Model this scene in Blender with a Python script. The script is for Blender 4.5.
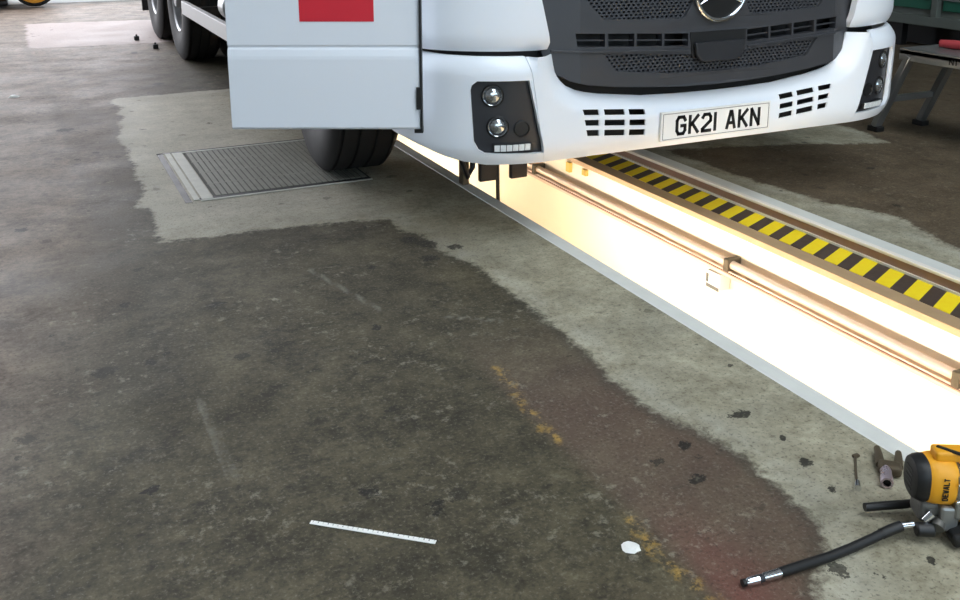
import bpy, bmesh, math, random
import numpy as np
from mathutils import Vector, Matrix
from mathutils.geometry import tessellate_polygon
random.seed(7)
for o in list(bpy.data.objects): bpy.data.objects.remove(o)
SC = bpy.context.scene
COL = SC.collection

# ------------------------------------------------------------------ camera, sky, light, exposure
F_PX, CY, PITCH, YAW, CAM_H = 949.0, 140.8, 0.242, 0.450, 1.2
cam_data = bpy.data.cameras.new('camera'); cam = bpy.data.objects.new('camera', cam_data); COL.objects.link(cam)
cam_data.sensor_width = 36.0; cam_data.sensor_fit = 'HORIZONTAL'
cam_data.lens = F_PX / 960 * 36
cam_data.shift_y = -(300 - CY) / 960
cam_data.clip_start = 0.05; cam_data.clip_end = 200
_fw = Vector((math.sin(YAW)*math.cos(PITCH), math.cos(YAW)*math.cos(PITCH), -math.sin(PITCH)))
_rt = Vector((math.cos(YAW), -math.sin(YAW), 0)); _up = _rt.cross(_fw)
m = Matrix((_rt, _up, -_fw)).transposed().to_4x4(); m.translation = Vector((0, 0, CAM_H))
cam.matrix_world = m
SC.camera = cam

world = bpy.data.worlds.new('sky'); SC.world = world; world.use_nodes = True
bg = world.node_tree.nodes['Background']
bg.inputs[0].default_value = (0.68, 0.85, 1.0, 1); bg.inputs[1].default_value = 3.15

def sun(name, energy, rot, col, angle=0.05):
    d = bpy.data.lights.new(name, 'SUN'); d.energy = energy; d.color = col; d.angle = angle
    o = bpy.data.objects.new(name, d); COL.objects.link(o); o.rotation_euler = rot
sun('sun', 5.0, (math.radians(6), math.radians(42), 0), (1, .95, .88))
ROOF_FILL = 6.5      # emission of the added ceiling panel
DOORLIGHT = 720.0    # daylight entering through the far roller door (W)
PITLAMP = 54.0       # emission of the pit tubes
def area(name, energy, loc, rot, sx, sy, col):
    d = bpy.data.lights.new(name, 'AREA'); d.energy = energy; d.color = col; d.shape = 'RECTANGLE'; d.size = sx; d.size_y = sy
    o = bpy.data.objects.new(name, d); COL.objects.link(o); o.location = loc; o.rotation_euler = rot
area('far_doorway_daylight', DOORLIGHT, (-2.6, 13.3, 2.6), (math.radians(-90), 0, 0), 8.5, 4.6, (1, .93, .95))
vs = SC.view_settings
vs.view_transform = 'Standard'; vs.look = 'None'; vs.exposure = 0.0; vs.gamma = 1.0; vs.use_curve_mapping = False

# ------------------------------------------------------------------ materials
def lin(c):
    return tuple(((v/255)/12.92 if v/255 <= .04045 else ((v/255+.055)/1.055)**2.4) for v in c) + (1,)
class NT:
    def __init__(s, name):
        s.m = bpy.data.materials.new(name); s.m.use_nodes = True; s.t = s.m.node_tree; s.b = s.t.nodes['Principled BSDF']
    def n(s, typ, **kw):
        k = s.t.nodes.new(typ)
        for a, v in kw.items(): setattr(k, a, v)
        return k
    def put(s, sock, v):
        if isinstance(v, bpy.types.NodeSocket): s.t.links.new(v, sock)
        else: sock.default_value = v
    def math(s, op, a, b=0.0, clamp=False):
        k = s.n('ShaderNodeMath', operation=op, use_clamp=clamp); s.put(k.inputs[0], a); s.put(k.inputs[1], b); return k.outputs[0]
    def mix(s, f, a, b, blend='MIX'):
        k = s.n('ShaderNodeMix', data_type='RGBA', blend_type=blend); s.put(k.inputs[0], f); s.put(k.inputs[6], a); s.put(k.inputs[7], b); return k.outputs[2]
    def noise(s, scale, detail=4, rough=.55, vec=None):
        k = s.n('ShaderNodeTexNoise'); k.inputs['Scale'].default_value = scale; k.inputs['Detail'].default_value = detail; k.inputs['Roughness'].default_value = rough
        if vec is not None: s.t.links.new(vec, k.inputs['Vector'])
        return k.outputs[0]
    def ramp(s, v, a, b, lo=0.0, hi=1.0):
        k = s.n('ShaderNodeMapRange', clamp=True); s.put(k.inputs[0], v); k.inputs[1].default_value = a; k.inputs[2].default_value = b; k.inputs[3].default_value = lo; k.inputs[4].default_value = hi
        return k.outputs[0]
    def attr(s, name):
        return s.n('ShaderNodeAttribute', attribute_name=name).outputs['Fac']
    def pos(s):
        return s.n('ShaderNodeNewGeometry').outputs['Position']
    def obj(s):
        return s.n('ShaderNodeTexCoord').outputs['Object']
    def bump(s, h, strength=.2, dist=.01):
        k = s.n('ShaderNodeBump'); k.inputs['Strength'].default_value = strength; k.inputs['Distance'].default_value = dist
        s.put(k.inputs['Height'], h); s.t.links.new(k.outputs[0], s.b.inputs['Normal'])
    def set(s, **kw):
        for k, v in kw.items(): s.put(s.b.inputs[k.replace('_', ' ')], v)
        return s
def mat(name, col, rough=.5, metal=0.0, var=.08, scale=12, coat=0.0, bump=0.0, spec=.5):
    n = NT(name); c = lin(col); v = n.obj()
    nz = n.noise(scale, 4, .6, v)
    d = tuple(x*(1-var) for x in c[:3]) + (1,); l = tuple(min(1, x*(1+var)) for x in c[:3]) + (1,)
    n.set(Base_Color=n.mix(nz, d, l), Roughness=n.ramp(nz, .2, .8, max(.02, rough-.06), min(1, rough+.06)), Metallic=metal, Coat_Weight=coat, Specular_IOR_Level=spec)
    if bump: n.bump(n.noise(scale*18, 2, .5, v), bump, .002)
    return n.m
def emit(name, col, strength):
    n = NT(name); n.set(Base_Color=col + (1,), Emission_Color=col + (1,), Emission_Strength=strength); return n.m
M = {}
_wp = NT('white_truck_paint'); _wp.set(Base_Color=lin((226, 231, 238)), Roughness=.32, Coat_Weight=.25); M['white_paint'] = _wp.m
M['white_dull'] = mat('white_bar_paint', (205, 205, 205), .5, var=.06, scale=6)
M['red'] = mat('red_vinyl', (205, 32, 50), .45, var=.03)
M['black'] = mat('black_plastic', (14, 14, 15), .5, var=.1)
M['grille'] = mat('charcoal_plastic', (55, 56, 60), .42, var=.05, scale=30, bump=.08)
M['grille_dark'] = mat('dark_charcoal_plastic', (38, 39, 43), .4, var=.05)
M['rubber'] = mat('tyre_rubber', (24, 24, 25), .75, var=.25, scale=9, bump=.15)
M['steel'] = mat('dull_steel', (120, 120, 122), .4, 1.0, var=.1, scale=20)
M['chrome'] = mat('chrome', (225, 228, 232), .1, 1.0, var=.02)
M['alu'] = mat('aluminium', (150, 152, 152), .42, .85, var=.08, scale=25)
M['rim'] = mat('silver_rim_paint', (150, 152, 155), .4, .5, var=.1)
M['lens'] = mat('lamp_reflector', (190, 195, 200), .08, .9, var=.25, scale=55)
M['led'] = mat('daytime_lamp_clear', (226, 230, 232), .2, .1, var=.2, scale=90)
M['plate'] = mat('number_plate_white', (226, 226, 224), .35, var=.02)
M['ink'] = mat('black_ink', (16, 16, 17), .5, var=.05)
M['yellow_tool'] = mat('yellow_tool_plastic', (226, 158, 24), .5, var=.05, scale=40, bump=.05)
M['yellow_machine'] = mat('orange_machine_paint', (236, 160, 40), .4, var=.08, scale=3)
M['grey_cast'] = mat('grey_cast_metal', (105, 104, 100), .5, .6, var=.15, scale=60)
M['rust'] = mat('rusty_metal', (88, 78, 62), .65, .5, var=.3, scale=70, bump=.2)
M['pink_steel'] = mat('worn_bright_steel', (205, 190, 200), .28, .8, var=.12, scale=60)
M['green'] = mat('green_panel_paint', (28, 96, 76), .5, var=.12, scale=5)
M['cab_grey'] = mat('grey_green_frame_paint', (98, 104, 98), .55, var=.12, scale=8)
M['red_tool'] = mat('faded_red_plastic', (176, 62, 66), .5, var=.1, scale=30)
M['pink_cloth'] = mat('pale_pink_plastic', (205, 178, 182), .6, var=.1, scale=30)
M['paper'] = mat('white_scrap', (232, 232, 228), .8, var=.06, scale=60)
M['pit_paint'] = mat('cream_pit_paint', (242, 226, 200), .55, var=.05, scale=3)
M['pit_rail'] = mat('galvanised_rail', (214, 190, 170), .45, .3, var=.12, scale=18)
M['ledge'] = mat('dusty_ledge_paint', (178, 148, 112), .6, var=.18, scale=14)
M['kerb'] = mat('pale_kerb_paint', (214, 215, 210), .55, var=.12, scale=14)
M['kerb_white'] = mat('white_kerb_edge', (235, 228, 218), .5, var=.06, scale=14)
M['kerb_brown'] = mat('brown_step_face', (158, 124, 104), .6, var=.2, scale=20)
M['wall'] = mat('workshop_wall', (150, 152, 150), .8, var=.08, scale=1)
M['ceiling'] = mat('workshop_ceiling', (170, 172, 172), .8, var=.05, scale=1)
M['yard'] = mat('yard_concrete', (190, 184, 180), .8, var=.06, scale=2)
M['grate_steel'] = mat('worn_grate_steel', (132, 132, 122), .6, .15, var=.45, scale=14)
M['grate_base'] = mat('grate_recess_shade', (74, 74, 68), .8, var=.25, scale=20)  # dark base: shade of the drain recess put into the colour
M['grate_frame'] = mat('pale_grate_frame', (206, 206, 196), .6, var=.22, scale=18)
M['glass'] = mat('dark_windscreen_glass', (18, 22, 26), .05, var=.0)
M['brown'] = mat('brown_oily_bracket', (44, 36, 30), .6, .2, var=.25, scale=30)
M['old_yellow'] = mat('dull_yellow_metal', (214, 178, 88), .5, var=.1)
M['roof_panel'] = emit('roof_fill_panel', (.86, .94, 1.0), ROOF_FILL)
M['pit_tube'] = emit('pit_tube_diffuser', (1.0, .90, .75), PITLAMP)

def hazard():
    n = NT('hazard_stripes'); sx = n.n('ShaderNodeSeparateXYZ'); n.t.links.new(n.pos(), sx.inputs[0])
    v = n.math('SUBTRACT', sx.outputs[1], n.math('MULTIPLY', n.math('SUBTRACT', sx.outputs[0], 2.545), .45))
    u = n.math('FRACT', n.math('DIVIDE', n.math('SUBTRACT', 12.225, v), .1165))
    k = n.math('LESS_THAN', u, .47)
    nz = n.noise(40, 4, .6, n.pos())
    ye = n.mix(nz, lin((250, 212, 6)), lin((255, 232, 24)))
    bl = n.mix(nz, lin((52, 40, 34)), lin((84, 68, 60)))
    n.set(Base_Color=n.mix(k, ye, bl), Roughness=.55); return n.m
M['hazard'] = hazard()
def ruler():
    n = NT('white_rule_with_marks'); sx = n.n('ShaderNodeSeparateXYZ'); n.t.links.new(n.obj(), sx.inputs[0])
    u = n.math('FRACT', n.math('MULTIPLY', sx.outputs[0], 95)); k = n.math('LESS_THAN', u, .22)
    e = n.math('GREATER_THAN', sx.outputs[1], -.0005); nz = n.noise(160, 2, .5, n.obj())
    f = n.math('MULTIPLY', n.math('MULTIPLY', k, e), n.ramp(nz, .4, .6, .15, .75))
    n.set(Base_Color=n.mix(f, lin((238, 238, 234)), lin((70, 70, 68))), Roughness=.5); return n.m
M['ruler'] = ruler()

def floor_mat():
    n = NT('oily_concrete_floor'); p = n.pos()
    n1 = n.noise(.9, 5, .6, p); n2 = n.noise(6, 6, .65, p); n3 = n.noise(38, 5, .7, p); n4 = n.noise(120, 3, .6, p); n5 = n.noise(2.6, 5, .65, p)
    mot = n.math('ADD', n.math('MULTIPLY', n2, .55), n.math('MULTIPLY', n3, .45))
    # old dark concrete slab
    base = n.mix(n.ramp(mot, .40, .62), lin((46, 42, 30)), lin((98, 91, 70)))
    base = n.mix(n.ramp(n5, .42, .62, 0, .5), base, lin((50, 46, 34)))
    # cleaner, lighter floor on the far left, partly doorway sheen put into the colour
    lf = n.math('ADD', n.attr('left'), n.math('MULTIPLY', n.math('SUBTRACT', n5, .5), .9))
    left = n.mix(n.ramp(mot, .38, .62), lin((84, 73, 63)), lin((150, 135, 122)))
    base = n.mix(n.ramp(lf, .2, .8, 0, .85), base, left)
    rt = n.mix(n.ramp(mot, .36, .64), lin((72, 60, 45)), lin((106, 91, 72)))
    base = n.mix(n.attr('right'), base, rt)  # right floor browner and darker, partly its dimmer light put into the colour
    # reddish stained lane
    lanef = n.attr('lane')
    rf = n.math('MULTIPLY', n.attr('red'), n.ramp(n5, .3, .6, .45, 1))
    base = n.mix(n.math('MULTIPLY', lanef, .45), base, lin((104, 92, 80)))
    base = n.mix(rf, base, lin((118, 66, 58)))
    # light concrete: patch round the drain and the band along the pit
    sd = n.math('ADD', n.attr('light'), n.math('ADD', n.math('MULTIPLY', n.math('SUBTRACT', n2, .5), .10), n.math('MULTIPLY', n.math('SUBTRACT', n3, .5), .07)))
    lm = n.ramp(sd, -.012, .012)
    lt = n.mix(n.ramp(mot, .34, .66), lin((114, 108, 88)), lin((182, 176, 154)))
    lt = n.mix(n.ramp(n5, .46, .68, 0, .45), lt, lin((122, 121, 110)))
    pt = n.mix(n.ramp(mot, .34, .66), lin((168, 164, 150)), lin((204, 199, 182)))
    lt = n.mix(n.attr('patch'), lt, pt)
    base = n.mix(lm, base, lt)
    edge = n.ramp(n.math('ABSOLUTE', n.math('ADD', sd, .012)), 0, .03, .5, 0)
    base = n.mix(n.math('MULTIPLY', edge, n.attr('edgew')), base, lin((62, 60, 52)))
    pale = n.ramp(n.math('ABSOLUTE', n.math('SUBTRACT', sd, .05)), 0, .06, .4, 0)
    base = n.mix(n.math('MULTIPLY', pale, n.ramp(n2, .4, .6)), base, lin((186, 184, 172)))
    # whiter slab by the far doorway
    ss = n.math('ADD', n.attr('slab'), n.math('MULTIPLY', n.math('SUBTRACT', n2, .5), .12))
    base = n.mix(n.ramp(ss, -.02, .02, 0, .8), base, lin((184, 170, 166)))
    n6y = n.noise(30, 6, .7, p)
    # flaking yellow line
    yf = n.math('MULTIPLY', n.ramp(n.math('ADD', n.attr('yel'), n.math('MULTIPLY', n.math('SUBTRACT', n3, .5), .07)), .0, .022, 1, 0), n.ramp(n6y, .48, .56))
    base = n.mix(n.math('MULTIPLY', yf, .6), base, lin((190, 152, 72)))
    # crack between slabs, scratches
    cf = n.ramp(n.math('ADD', n.attr('crack'), n.math('MULTIPLY', n.math('SUBTRACT', n2, .5), .12)), .0, .05, .6, 0)
    base = n.mix(n.math('MULTIPLY', cf, n.ramp(n2, .35, .6)), base, lin((84, 78, 72)))
    sf = n.ramp(n.math('ADD', n.attr('scratch'), n.math('MULTIPLY', n.math('SUBTRACT', n3, .5), .03)), .0, .016, .35, 0)
    base = n.mix(sf, base, lin((168, 166, 152)))
    # oil spots
    sp = n.math('ADD', n.attr('spot'), n.math('MULTIPLY', n.math('SUBTRACT', n3, .5), 1.9))
    base = n.mix(n.ramp(sp, .56, .68, 0, .9), base, lin((22, 20, 16)))
    # smudges of grime, pale scrapes in clusters, dark pits
    sm = n.math('MULTIPLY', n.attr('smudge'), n.ramp(mot, .4, .58, .15, 1))
    base = n.mix(sm, base, lin((66, 62, 54)))
    n6 = n.noise(26, 8, .75, p); n7 = n.noise(3.2, 3, .5, p)
    base = n.mix(n.math('MULTIPLY', n.ramp(n6, .55, .63), n.ramp(n7, .45, .60, .05, .42)), base, lin((160, 154, 136)))
    vo = n.n('ShaderNodeTexVoronoi'); vo.inputs['Scale'].default_value = 19; vo.inputs['Randomness'].default_value = 1; n.t.links.new(p, vo.inputs['Vector'])
    cs_ = n.n('ShaderNodeSeparateColor'); n.t.links.new(vo.outputs['Color'], cs_.inputs[0])
    rad = n.math('MULTIPLY', n.ramp(cs_.outputs[0], .70, 1.0, 0, .17), n.ramp(n6, .42, .6, .2, 1.5))
    base = n.mix(n.math('MULTIPLY', n.math('LESS_THAN', vo.outputs['Distance'], rad), n.ramp(cs_.outputs[1], 0, 1, .1, .5)), base, lin((150, 145, 130)))
    vd = n.n('ShaderNodeTexVoronoi'); vd.inputs['Scale'].default_value = 11; n.t.links.new(p, vd.inputs['Vector'])
    cd = n.n('ShaderNodeSeparateColor'); n.t.links.new(vd.outputs['Color'], cd.inputs[0])
    rdd = n.math('MULTIPLY', n.ramp(cd.outputs[0], .72, 1.0, 0, .24), n.ramp(n3, .35, .6, .3, 1.5))
    base = n.mix(n.math('MULTIPLY', n.math('LESS_THAN', vd.outputs['Distance'], rdd), n.ramp(cd.outputs[1], 0, 1, .3, .85)), base, lin((30, 28, 22)))
    base = n.mix(n.ramp(n.noise(17, 5, .7, p), .60, .72, 0, .5), base, lin((52, 49, 42)))
    base = n.mix(n.ramp(n4, .56, .70, 0, .28), base, lin((150, 145, 130)))
    base = n.mix(n.ramp(n4, .45, .33, 0, .5), base, lin((36, 34, 28)))
    n.set(Base_Color=base, Roughness=n.ramp(n5, .3, .7, .6, .8), Specular_IOR_Level=.3)
    n.bump(n.math('ADD', n.math('MULTIPLY', n3, .6), n.math('MULTIPLY', n2, .6)), .22, .006)
    return n.m
M['floor'] = floor_mat()

# ------------------------------------------------------------------ mesh helpers
def wloc(o):
    v = Vector((0, 0, 0))
    while o is not None: v += o.location; o = o.parent
    return v
class MB:
    def __init__(s): s.bm = bmesh.new()
    def box(s, a, b):
        vs_ = [s.bm.verts.new((x, y, z)) for x in (a[0], b[0]) for y in (a[1], b[1]) for z in (a[2], b[2])]
        for f in ((0,1,3,2),(4,6,7,5),(0,4,5,1),(2,3,7,6),(0,2,6,4),(1,5,7,3)): s.bm.faces.new([vs_[i] for i in f])
        return s
    def obox(s, c, ax, size):
        c = Vector(c); ax = [Vector(a).normalized()*(h/2) for a, h in zip(ax, size)]
        vs_ = [s.bm.verts.new(c + ax[0]*i + ax[1]*j + ax[2]*k) for i in (-1,1) for j in (-1,1) for k in (-1,1)]
        for f in ((0,1,3,2),(4,6,7,5),(0,4,5,1),(2,3,7,6),(0,2,6,4),(1,5,7,3)): s.bm.faces.new([vs_[i] for i in f])
        return s
    def tube(s, pts, r, n=12, caps=True):
        pts = [Vector(p) for p in pts]; rs = r if isinstance(r, (list, tuple)) else [r]*len(pts); rings = []
        ref = Vector((0, 0, 1))
        for i, p in enumerate(pts):
            t = (pts[min(i+1, len(pts)-1)] - pts[max(i-1, 0)]).normalized()
            if abs(t.dot(ref)) > .95: ref = Vector((1, 0, 0))
            a = t.cross(ref).normalized(); b = t.cross(a)
            rings.append([s.bm.verts.new(p + (a*math.cos(2*math.pi*k/n) + b*math.sin(2*math.pi*k/n))*rs[i]) for k in range(n)])
        for A, B in zip(rings, rings[1:]):
            for k in range(n): s.bm.faces.new((A[k], A[(k+1) % n], B[(k+1) % n], B[k]))
        if caps:
            s.bm.faces.new(rings[0][::-1]); s.bm.faces.new(rings[-1])
        return s
    def bar(s, p, q, w, h, up=(0, 0, 1)):
        p, q = Vector(p), Vector(q); t = (q-p); L = t.length; t.normalize(); a = t.cross(Vector(up)).normalized(); b = a.cross(t)
        return s.obox((p+q)/2, (t, a, b), (L, w, h))
    def lathe(s, prof, c, axis, n=40, closed=False):
        c = Vector(c); axis = Vector(axis).normalized(); ref = Vector((0, 0, 1)) if abs(axis.z) < .9 else Vector((1, 0, 0))
        a = axis.cross(ref).normalized(); b = axis.cross(a); rings = []
        for (r, h) in prof:
            rings.append([s.bm.verts.new(c + axis*h + (a*math.cos(2*math.pi*k/n) + b*math.sin(2*math.pi*k/n))*max(r, 1e-4)) for k in range(n)])
        prs = list(zip(rings, rings[1:])) + ([(rings[-1], rings[0])] if closed else [])
        for A, B in prs:
            for k in range(n): s.bm.faces.new((A[k], A[(k+1) % n], B[(k+1) % n], B[k]))
        return s
    def prism(s, poly, org, u, v, w, depth):
        org, u, v, w = Vector(org), Vector(u), Vector(v), Vector(w)
        A = [s.bm.verts.new(org + u*x + v*y) for x, y in poly]; B = [s.bm.verts.new(org + u*x + v*y + w*depth) for x, y in poly]
        s.bm.faces.new(A); s.bm.faces.new(B[::-1]); n = len(poly)
        for i in range(n): s.bm.faces.new((A[i], B[i], B[(i+1) % n], A[(i+1) % n]))
        return s
    def panel(s, outline, holes, fmap, off, thick, cuts_a=(), cuts_z=()):
        bm = bmesh.new()
        polys = [[Vector((x, y, 0)) for x, y in q] for q in [outline] + list(holes)]
        flat = [v for q in polys for v in q]; bv = [bm.verts.new(v) for v in flat]
        for t in tessellate_polygon(polys):
            try: bm.faces.new([bv[i] for i in t])
            except ValueError: pass
        bmesh.ops.dissolve_limit(bm, angle_limit=.01, verts=bm.verts, edges=bm.edges)
        bmesh.ops.triangulate(bm, faces=[f for f in bm.faces if len(f.verts) > 4])
        for c in cuts_a: bmesh.ops.bisect_plane(bm, geom=bm.verts[:]+bm.edges[:]+bm.faces[:], plane_co=(c, 0, 0), plane_no=(1, 0, 0))
        for c in cuts_z: bmesh.ops.bisect_plane(bm, geom=bm.verts[:]+bm.edges[:]+bm.faces[:], plane_co=(0, c, 0), plane_no=(0, 1, 0))
        bm.verts.ensure_lookup_table(); bm.verts.index_update()
        F = [s.bm.verts.new(fmap(v.co.x, v.co.y, off)) for v in bm.verts]; Bk = [s.bm.verts.new(fmap(v.co.x, v.co.y, off-thick)) for v in bm.verts]
        for f in bm.faces:
            idx = [v.index for v in f.verts]
            s.bm.faces.new([F[i] for i in idx]); s.bm.faces.new([Bk[i] for i in idx[::-1]])
        for e in bm.edges:
            if len(e.link_faces) == 1:
                i, j = e.verts[0].index, e.verts[1].index; s.bm.faces.new((F[i], F[j], Bk[j], Bk[i]))
        bm.free(); return s
    def build(s, name, material, parent=None, smooth=None, bevel=0.0, seg=2, loc=None):
        bmesh.ops.recalc_face_normals(s.bm, faces=s.bm.faces[:])
        base = wloc(parent) if parent is not None else Vector((0, 0, 0))
        if loc is not None: loc = Vector(loc)
        sh = base if loc is None else loc
        for v in s.bm.verts: v.co -= sh
        me = bpy.data.meshes.new(name); s.bm.to_mesh(me); s.bm.free()
        me.materials.append(material)
        o = bpy.data.objects.new(name, me); COL.objects.link(o)
        if parent is not None: o.parent = parent
        if loc is not None: o.location = loc - base
        if bevel:
            b = o.modifiers.new('bevel', 'BEVEL'); b.width = bevel; b.segments = seg; b.limit_method = 'ANGLE'; b.angle_limit = math.radians(38)
        if smooth is not None:
            for p in me.polygons: p.use_smooth = True
            try: me.set_sharp_from_angle(angle=math.radians(smooth))
            except Exception: pass
        return o
def tag(o, label=None, cat=None, group=None, kind=None):
    if label: o['label'] = label
    if cat: o['category'] = cat
    if group: o['group'] = group
    if kind: o['kind'] = kind
    return o
def empty(name, loc, label, cat, group=None):
    o = bpy.data.objects.new(name, None); COL.objects.link(o); o.location = loc; o.empty_display_size = .1
    return tag(o, label, cat, group)
def st(o): o['kind'] = 'structure'; return o
GLYPH = {'G': [[(1,.8),(.8,1),(.2,1),(0,.8),(0,.2),(.2,0),(.8,0),(1,.2),(1,.48),(.55,.48)]], 'K': [[(0,0),(0,1)],[(1,1),(.1,.45)],[(.3,.55),(1,0)]],
 '2': [[(0,.82),(.2,1),(.8,1),(1,.82),(1,.6),(0,.12),(0,0),(1,0)]], '1': [[(.5,0),(.5,1)]], 'A': [[(0,0),(.42,1),(.58,1),(1,0)],[(.2,.3),(.8,.3)]], 'N': [[(0,0),(0,1),(1,0),(1,1)]],
 'D': [[(0,0),(0,1),(.7,1),(1,.75),(1,.25),(.7,0),(0,0)]], 'E': [[(1,1),(0,1),(0,0),(1,0)],[(0,.5),(.8,.5)]], 'W': [[(0,1),(.22,0),(.5,.7),(.78,0),(1,1)]], 'L': [[(0,1),(0,0),(1,0)]], 'T': [[(0,1),(1,1)],[(.5,1),(.5,0)]],
 'I': [[(.5,0),(.5,1)]]}
def letters(mb, text, org, u, v, n, cw, ch, gap, sw, depth):
    """stroke lettering on the plane (u, v), standing proud by depth along n"""
    org, u, v, n = Vector(org), Vector(u).normalized(), Vector(v).normalized(), Vector(n).normalized(); x = 0
    for c in text:
        if c == ' ': x += cw*.7; continue
        w = cw if c not in '1I' else sw*1.0
        for line in GLYPH[c]:
            P = [(x + (px if c not in '1I' else .5)*(w - sw*(c not in '1I')) + (sw/2 if c not in '1I' else 0), py*(ch-sw) + sw/2) for px, py in line]
            for (a, b), (c2, d) in zip(P, P[1:]):
                L = math.hypot(c2-a, d-b); tx, ty = (c2-a)/L, (d-b)/L
                t = u*tx + v*ty; q = v*tx - u*ty
                mb.obox(org + u*((a+c2)/2) + v*((b+d)/2) + n*(depth/2), (t, q, n), (L+sw*.75, sw, depth))
        x += w + gap
    return x - gap

# ------------------------------------------------------------------ setting: floor, pit, walls
PX0, PX1, LX, FX = 1.73, 2.476, 2.545, 2.70     # pit: near wall, far wall, stripe edge, far kerb
Y0, Y1 = -2.6, 12.0                              # pit ends
def seg_dist(P, poly, closed=False):
    d = np.full(len(P), 1e9); pts = poly + ([poly[0]] if closed else [])
    for a, b in zip(pts, pts[1:]):
        a = np.array(a); b = np.array(b); ab = b-a; t = np.clip(((P-a)@ab)/(ab@ab), 0, 1)
        d = np.minimum(d, np.hypot(*(P - (a + t[:, None]*ab)).T))
    return d
def sdf(P, poly):
    ins = np.zeros(len(P), bool); n = len(poly)
    for i in range(n):
        (x0, y0), (x1, y1) = poly[i], poly[(i+1) % n]
        c = ((y0 > P[:, 1]) != (y1 > P[:, 1])); ins ^= c & (P[:, 0] < (x1-x0)*(P[:, 1]-y0)/((y1-y0) or 1e-9) + x0)
    d = seg_dist(P, poly, True); return np.where(ins, d, -d)
LEFT = [(.474,6.414),(.453,6.248),(.505,6.121),(.463,5.978),(.483,5.783),(.435,5.631),(.432,5.44),(.401,5.225),(.421,4.979),(.41,4.705),(.409,4.416),(.402,4.211),(.356,4.025),(.344,3.956),(.39,3.948),(.397,3.844),(.386,3.698),(.376,3.489)]
BOT = [(.626,3.466),(.889,3.442),(1.118,3.398),(1.24,3.367),(1.219,3.205),(1.264,3.133),(1.272,2.963),(1.318,2.809),(1.319,2.58),(1.321,2.392),(1.322,2.201),(1.321,2.045),(1.287,1.883),(1.291,1.755),(1.314,1.624),(1.343,1.586),(1.354,1.442),(1.356,1.364),(1.338,1.286),(1.324,1.201),(1.279,1.122),(1.178,1.037),(1.15,.3),(1.2,-2)]
LIGHT = LEFT + BOT + [(3, -2), (3, 6.5)]
RLIGHT = [(2.6,7),(2.82,6),(2.86,4.6),(2.885,4.025),(2.887,3.529),(2.899,3.124),(2.958,2.768),(3.033,2.627),(3.057,2.475),(2.985,2.278),(2.966,2.157),(2.94,1.5),(2.95,-2),(2.6,-2)]
RPATCH = [(2.78,3.9),(2.761,3.849),(3.237,3.688),(3.584,3.59),(4.032,3.40),(4.12,3.76),(4.05,4.1),(3.3,4.2)]
SLAB = [(.043,11.074),(.03,9.142),(.124,9.097),(1.031,9.007),(1.752,9.032),(1.79,10.845),(1.168,10.934)]
YEL = [[(1.051,2.071),(1.037,1.957),(1.021,1.832),(1.013,1.745),(1.023,1.692)],[(1.004,1.388),(.991,1.311),(.987,1.241),(.995,1.177),(1.005,1.126),(1.01,1.0)]]
CRACK = [(.001,9.362),(.077,7.843),(.132,6.727),(.146,5.946),(.166,4.885),(.202,4.146),(.212,3.592)]
SCR = [[(.305,2.243),(.308,1.947),(.312,1.86)],[(.797,2.978),(.898,2.563)],[(1.06,2.43),(1.2,2.33)]]
SPOTS = [(.846,2.454,.028),(.104,2.504,.05),(.219,2.511,.03),(.563,1.691,.03),(.543,1.708,.02),(.667,1.591,.03),(.664,1.563,.025),(1.463,1.603,.03),(1.485,1.603,.025),(1.213,1.433,.03),(.142,1.898,.03),(1.453,1.281,.022),(1.499,1.472,.018),(1.468,1.377,.028),(.156,5.6,.07),(.328,8.372,.06),(.813,6.84,.06),(.83,8.432,.05),(-.08,3.858,.04),(.198,2.943,.03),(.45,2.821,.04),(1.331,1.041,.02),(1.402,1.063,.016),(1.45,1.024,.016),(1.208,2.905,.05),(1.333,2.968,.04),(1.25,3.05,.05),(1.259,3.027,.05),(1.214,3.109,.05),(1.27,1.55,.03)]
def axis_pts(*segs):
    out = []
    for a, b, s in segs:
        k = max(1, round((b-a)/s)); out += [a + (b-a)*i/k for i in range(k)]
    return np.array(out + [segs[-1][1]])
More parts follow.
